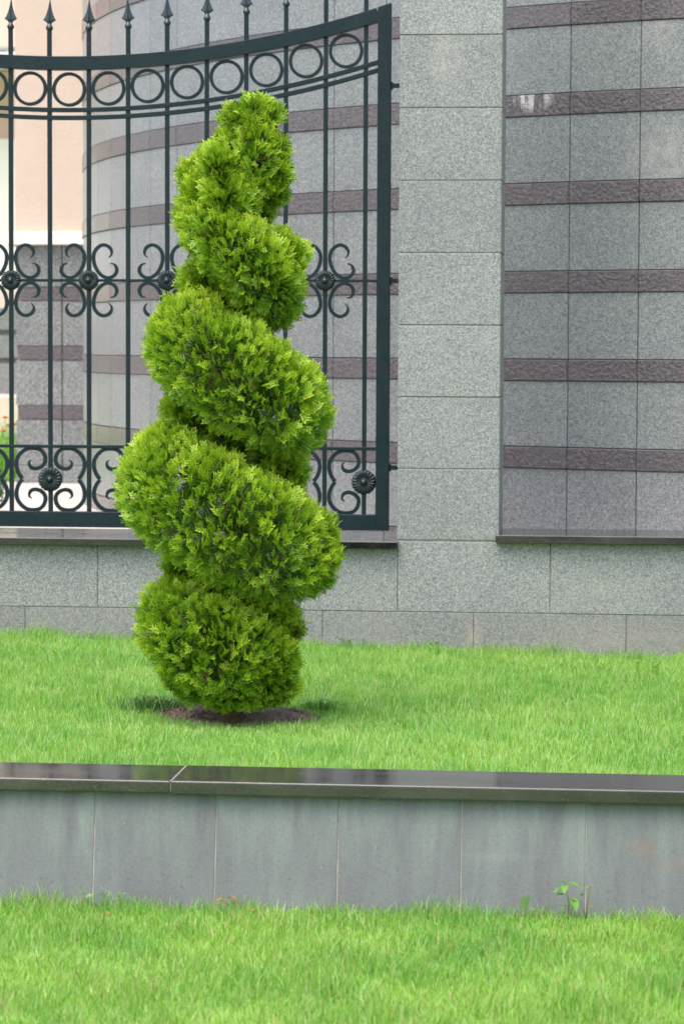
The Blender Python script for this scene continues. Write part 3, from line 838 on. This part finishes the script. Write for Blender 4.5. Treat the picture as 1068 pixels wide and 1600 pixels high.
# sprays
def spray(seed, subs=True):
    g = np.random.default_rng(seed)
    V, T, F, LT = [], [], [], []
    def seg(p, d, L, w, t0, t1, bend=0.0):
        """tapered strip from p along d in the local XZ plane, slightly cupped in y"""
        n = np.array([-d[1], d[0]])
        q = p + d * L * 0.55; e = p + d * L + n * bend * L
        k = len(V)
        yy = lambda a: -0.22 * (a[0] ** 2) / 0.05 + 0.0
        for a, ww, tt in ((p, w * 0.45, t0), (p, -w * 0.45, t0), (q, w * 0.55, (t0 + t1) / 2), (q, -w * 0.55, (t0 + t1) / 2), (e, 0.0, t1)):
            b = a + n * ww
            V.append((b[0], yy(b), b[1])); T.append(tt)
        F.extend([k, k + 1, k + 3, k + 2, k + 2, k + 3, k + 4]); LT.extend([4, 3])
    L0 = 0.056
    axis = np.array([0.0, 1.0])
    seg(np.array([0.0, 0.0]), axis, L0, 0.0030, 0.15, 0.95)
    m = 7
    for i in range(m):
        s = 1 if i % 2 else -1
        z = L0 * (0.12 + 0.72 * i / (m - 1))
        a = math.radians(g.uniform(30, 46))
        d = np.array([s * math.sin(a), math.cos(a)])
        L = 0.030 * (1.05 - 0.55 * i / m) * g.uniform(0.8, 1.15)
        p = np.array([0.0, z])
        seg(p, d, L, 0.0034, 0.25 + 0.4 * i / m, 1.0, -s * 0.12)
        for j in range(2 if subs else 0):
            f = 0.34 + 0.30 * j
            side = 1 if j % 2 else -1
            a2 = a * s + side * math.radians(34)
            d2 = np.array([math.sin(a2), math.cos(a2)])
            seg(p + d * L * f, d2, L * 0.46 * g.uniform(0.75, 1.2), 0.0032, 0.45 + 0.3 * i / m, 1.0)
    return np.array(V), np.array(T), np.array(F), np.array(LT)
SPR = [spray(s) for s in range(6)]
SPR_PLAIN = [spray(s, False) for s in range(6)]
def surface_points(n, g, inset=(0.0, 0.02), bias=0.0):
    area = SP[:, 3] ** 2; area = area / area.sum()
    P, Nn = [], []
    while len(P) < n:
        c = g.choice(len(SP), 4000, p=area)
        d = g.normal(size=(4000, 3)); d /= np.linalg.norm(d, axis=1)[:, None]
        r = np.maximum(SP[c, 3] - g.uniform(*inset, 4000), SP[c, 3] * 0.45)
        p = SP[c, :3] + d * r[:, None]
        D = np.linalg.norm(p[:, None, :] - SP[None, :, :3], axis=2) - SP[None, :, 3]
        ok = (D.min(1) > -(SP[c, 3] - r) - 0.004) & (p[:, 2] > 0.035)
        P.extend(p[ok]); Nn.extend(d[ok])
    return np.array(P[:n]), np.array(Nn[:n])
def build_foliage(name, n, inset, size, tipscale, tipoff, mat, seed, up=0.42, jitter=0.38, SPR=SPR):
    g = np.random.default_rng(seed)
    P, Nn = surface_points(n, g, inset)
    # lumpy clipping: tufts stand a little proud, hollows sit back
    lump = np.array([noise.noise(Vector(p) * 13.0) + 0.5 * noise.noise(Vector(p) * 31.0) for p in P])
    P = P + Nn * (lump * 0.020)[:, None]
    Vs, Ts, Fs, Ls = [], [], [], []
    base = 0
    var = g.integers(0, len(SPR), n)
    for v in range(len(SPR)):
        V0, T0, F0, L0 = SPR[v]
        k = np.where(var == v)[0]
        if not len(k): continue
        d = Nn[k] + g.normal(0, jitter, (len(k), 3)); d[:, 2] += up
        # neighbouring sprays share a rough direction
        cl = np.stack([np.sin(P[k, 2] * 37 + P[k, 0] * 21), np.sin(P[k, 0] * 33 + 1), np.sin(P[k, 0] * 29 - P[k, 2] * 31)], 1)
        d += 0.2 * cl
        d /= np.linalg.norm(d, axis=1)[:, None]
        s = np.cross(d, g.normal(size=(len(k), 3)) * 0.55 + np.array([0.9, 0, 0.25]) * 0.0 + np.stack([-Nn[k, 1], Nn[k, 0], 0 * Nn[k, 0]], 1))
        s /= np.linalg.norm(s, axis=1)[:, None]
        s2 = np.cross(s, d)
        sc = size * g.uniform(0.7, 1.25, len(k))
        W = (V0[None, :, 0, None] * s[:, None, :] + V0[None, :, 1, None] * s2[:, None, :] + (V0[None, :, 2, None] - 0.022) * d[:, None, :]) * sc[:, None, None] + P[k][:, None, :]
        # a spray droops a touch at its tips when low on the tree
        Vs.append(W.reshape(-1, 3)); 
        tint = T0[None, :] * tipscale + tipoff + (lump[k] * 0.16 + 0.15 * (Nn[k, 2]) + g.normal(0, 0.06, len(k)))[:, None]  # undersides darkened and tops lightened: shade put into the spray colour
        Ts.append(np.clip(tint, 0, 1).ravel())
        m = len(V0)
        off = base + np.arange(len(k)) * m
        Fs.append((F0[None, :] + off[:, None]).ravel()); Ls.append(np.tile(L0, len(k)))
        base += m * len(k)
    me = np_mesh(name, np.concatenate(Vs), np.concatenate(Ls), np.concatenate(Fs), mat, attr=('tip_shade', np.concatenate(Ts)))
    return tag(link(name, me, tree, (0, 0, 0)), kind='stuff')
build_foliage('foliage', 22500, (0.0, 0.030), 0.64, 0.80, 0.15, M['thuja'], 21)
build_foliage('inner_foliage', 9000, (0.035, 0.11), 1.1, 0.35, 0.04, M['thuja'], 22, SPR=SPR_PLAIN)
build_foliage('dry_twigs', 650, (0.04, 0.08), 0.9, 0.5, 0.1, M['twig'], 23, SPR=SPR_PLAIN)

# ------------------------------------------------------------------ small plants
def leaf_bm(bm, base, d, length, width, droop=0.3, fold=0.25):
    d = Vector(d).normalized(); side = d.cross(Vector((0, 0, 1)))
    if side.length < 0.1: side = Vector((1, 0, 0))
    side.normalize(); up = side.cross(d)
    prof = [(0, 0.06), (0.2, 0.7), (0.45, 1.0), (0.7, 0.78), (0.88, 0.4), (1, 0.0)]
    rows = []
    for t, w in prof:
        c = Vector(base) + d * length * t - Vector((0, 0, 1)) * droop * length * t * t
        hw = side * width * w / 2; lift = up * width * w * fold
        rows.append((bm.verts.new(c - hw + lift), bm.verts.new(c), bm.verts.new(c + hw + lift)))
    for A, B in zip(rows, rows[1:]):
        bm.faces.new((A[0], A[1], B[1], B[0])); bm.faces.new((A[1], A[2], B[2], B[1]))
def weed(loc, label, stems, leafs, mat, name='weed', smat=None, k=1.0):
    """stems: list of point lists; leafs: (base offset, direction, length, width)"""
    o = empty(name, loc, label, 'weed')
    L = Vector(loc)
    stems = [[Vector(p) * k for p in st] for st in stems]
    leafs = [(Vector(b) * k, d, l * k, w * k) for b, d, l, w in leafs]
    for st in stems:
        bm = bmesh.new()
        tube_bm(bm, [L + Vector(p) for p in st], [0.0015] * (len(st) - 1) + [0.0009], 5)
        link('stem', mesh_bm('stem', bm, smat or M['stem'], True), o, (0, 0, 0))
    for b, d, l, w in leafs:
        bm = bmesh.new()
        leaf_bm(bm, L + Vector(b), d, l, w)
        link('leaf', mesh_bm('leaf', bm, mat, True), o, (0, 0, 0))
    return o
weed((-0.075, 6.93, -0.29), 'young weed with four broad leaves against the low wall', [[(0, 0, 0), (0.0, -0.005, 0.045), (-0.008, -0.01, 0.09)], [(0, 0, 0), (0.012, -0.01, 0.035)]],
     [((-0.008, -0.01, 0.09), (0.9, -0.3, 0.1), 0.042, 0.019), ((-0.008, -0.01, 0.09), (-0.7, -0.3, 0.55), 0.030, 0.013), ((-0.009, -0.012, 0.088), (-0.1, -0.7, -0.4), 0.024, 0.02),
      ((-0.014, -0.01, 0.078), (-0.9, -0.35, -0.1), 0.026, 0.017), ((0.006, -0.012, 0.055), (0.35, -0.7, -0.5), 0.036, 0.024), ((0.0, -0.01, 0.035), (-0.9, -0.3, -0.1), 0.02, 0.014), ((-0.008, -0.01, 0.062), (-0.8, -0.3, 0.2), 0.028, 0.017), ((0.002, -0.01, 0.05), (0.9, -0.3, 0.0), 0.03, 0.018), ((0.012, -0.01, 0.035), (0.5, -0.5, 0.6), 0.026, 0.016), ((0.012, -0.01, 0.03), (-0.4, -0.6, 0.5), 0.022, 0.015)], M['weed'], k=1.05)
weed((-0.03, 6.935, -0.29), 'thin red stemmed weed beside the pale wall joint', [[(0, 0, 0), (0.004, -0.006, 0.05), (0.01, -0.008, 0.082)], [(0, 0, 0), (-0.012, -0.006, 0.045)]],
     [((0.010, -0.008, 0.082), (0.8, -0.3, 0.3), 0.011, 0.008), ((0.010, -0.008, 0.08), (-0.7, -0.3, -0.1), 0.012, 0.009), ((0.006, -0.008, 0.06), (0.9, -0.3, 0), 0.010, 0.008),
      ((-0.012, -0.006, 0.045), (-0.9, -0.3, 0.1), 0.014, 0.011), ((-0.010, -0.006, 0.055), (0.2, -0.3, 0.9), 0.014, 0.010), ((0.004, -0.008, 0.03), (0.9, -0.4, 0.2), 0.013, 0.009)], M['weed'], k=1.1)
weed((-0.19, 6.92, -0.285), 'single pale green dock leaf rising from grass by the low wall', [[(0, 0, 0), (0.002, 0, 0.02)]],
     [((0.002, 0, 0.01), (0.15, -0.15, 1), 0.05, 0.03), ((0, 0, 0), (0.6, -0.3, 0.8), 0.035, 0.014)], M['weed_pale'], k=1.35)
weed((-1.30, 6.93, -0.285), 'clump of pale broad leaves in the lower lawn left of a wall joint', [[(0, 0, 0), (0.0, 0, 0.02)]],
     [((-0.03, 0, 0.02), (-0.8, -0.5, 0.4), 0.034, 0.026), ((0.0, 0, 0.02), (0.2, -0.6, 0.5), 0.03, 0.024), ((0.03, 0, 0.022), (0.7, -0.3, 0.7), 0.032, 0.02), ((-0.01, 0, 0.02), (-0.3, -0.4, 0.8), 0.03, 0.02)], M['weed_pale'])
weed((-0.975, 6.93, -0.28), 'curled reddish brown dead leaf at the foot of the low wall', [[(0, 0, 0), (-0.01, 0, 0.025)]],
     [((-0.01, 0, 0.018), (-0.9, -0.4, 0.1), 0.026, 0.016), ((0, 0, 0.022), (0.7, -0.3, 0.3), 0.028, 0.015), ((0.01, 0, 0.012), (0.9, -0.3, -0.1), 0.022, 0.012)], M['dead'], name='dead_leaf')
weed((-0.905, 8.72, 0.01), 'pale green seedling rosette on bare soil right of the spiral tree', [[(0, 0, 0), (0.0, 0, 0.03)]],
     [((0, 0, 0.03), (0.8, -0.5, 0.2), 0.03, 0.014), ((0, 0, 0.032), (-0.8, -0.5, 0.1), 0.03, 0.014), ((0, 0, 0.035), (-0.5, 0.3, 0.6), 0.028, 0.012), ((0, 0, 0.035), (0.3, 0.3, 0.7), 0.028, 0.013), ((0, 0, 0.028), (0.1, -0.9, 0.0), 0.03, 0.014)], M['weed_pale'])
weed((-1.27, 6.72, -0.265), 'tiny tan fallen leaf lying in the lower lawn near the pale broad leaves', [[(0, 0, -0.02), (0, 0, 0.004)]],
     [((0, 0, 0.004), (0.9, -0.3, 0.25), 0.020, 0.013)], M['dead'], name='fallen_leaf')
weed((-0.88, 6.78, -0.262), 'tiny tan fallen leaf in the lower lawn right of the curled dead leaf', [[(0, 0, -0.02), (0, 0, 0.004)]],
     [((0, 0, 0.004), (-0.8, -0.4, 0.3), 0.018, 0.011)], M['dead'], name='fallen_leaf')
def clover(cx, cy, label, n=9):
    g = random.Random(int(cx * 991))
    z = upper_z(cx, cy)
    st = []; lf = []
    for i in range(n):
        x = g.uniform(-0.05, 0.05); hh = g.uniform(0.035, 0.06)
        st.append([(x, 0, 0), (x * 1.1, -0.01, hh)])
        for a in (0, 2.1, 4.2):
            lf.append(((x * 1.1, -0.01, hh), (math.cos(a + i), math.sin(a + i), 0.5), 0.011, 0.010))
    weed((cx, cy, z), label, st, lf, M['weed'], name='clover', smat=M['weed'])
clover(-1.03, 11.04, 'clover sprigs at the wall foot below the end of the left sill')
clover(-0.70, 11.04, 'clover sprigs at the wall foot below the granite pillar')
clover(0.18, 10.4, 'yellowish clover sprigs in the upper lawn near the right photo edge', 7)

# box ball
bb = empty('box_ball', (-3.365, 14.0, 0.27), 'clipped dark green box ball at the courtyard edge behind the fence', 'shrub')
g = np.random.default_rng(31)
n = 5200
d = g.normal(size=(n, 3)); d /= np.linalg.norm(d, axis=1)[:, None]
rad = 0.185 * (1 + 0.05 * np.sin(d[:, 0] * 9) * np.sin(d[:, 2] * 11)) * g.uniform(0.8, 1.02, n)
P = np.array([-3.365, 14.0, 0.475]) + d * rad[:, None]
a = g.normal(size=(n, 3)); a /= np.linalg.norm(a, axis=1)[:, None]
b = np.cross(a, d + 0.3 * g.normal(size=(n, 3))); b /= np.linalg.norm(b, axis=1)[:, None]
Q = np.stack([P - a * .009, P + b * .005, P + a * .009, P - b * .005], 1)
tag(link('foliage', np_mesh('foliage', Q.reshape(-1, 3), [4] * n, np.arange(n * 4), M['box']), bb, (0, 0, 0)), kind='stuff')
bm = bmesh.new(); tube_bm(bm, [(-3.365, 14, 0.25), (-3.365, 14, 0.45)], [0.02, 0.012], 8)
link('trunk', mesh_bm('trunk', bm, M['bark'], True), bb, (0, 0, 0))
# grass and marigolds in the flower lawn
blades('flower_lawn_grass', -6.6, -4.1, 18.15, 24.0, 900, lambda X, Y: 0.27 + 0 * X, 0.10, 0.26, 0.010, M['grass'], 'tall green planting in the far bed behind the fence', seed=9)
fl = [(-4.20, 18.5, 0.70, 'orange marigold standing highest in the far bed'), (-4.165, 18.45, 0.645, 'orange marigold beside the fence picket in the far bed'), (-4.13, 18.5, 0.65, 'orange marigold nearest the striped plinth in the far bed'),
      (-4.235, 18.6, 0.60, 'orange marigold lowest at the left photo edge')]
for x, y, z, lab in fl:
    o = empty('marigold', (x, y, 0.27), lab, 'flower', 'marigolds in the far bed')
    bm = bmesh.new(); tube_bm(bm, [(x, y, 0.27), (x + 0.01, y, 0.5), (x, y, z)], [0.003, 0.003, 0.002], 5)
    link('stem', mesh_bm('stem', bm, M['weed'], True), o, (0, 0, 0))
    bm = bmesh.new()
    for k in range(16):
        an = k * 2.4; el = 0.15 + 0.06 * k
        leaf_bm(bm, (x, y, z), (math.cos(an) * math.cos(el), math.sin(an) * math.cos(el), math.sin(el)), 0.028, 0.020, 0.2)
    link('flower_head', mesh_bm('flower_head', bm, M['petal'], True), o, (0, 0, 0))
    for k in range(4):
        bm = bmesh.new(); leaf_bm(bm, (x, y, 0.4 + 0.05 * k), (math.cos(k * 2), math.sin(k * 2), 0.4), 0.07, 0.02)
        link('leaf', mesh_bm('leaf', bm, M['weed'], True), o, (0, 0, 0))
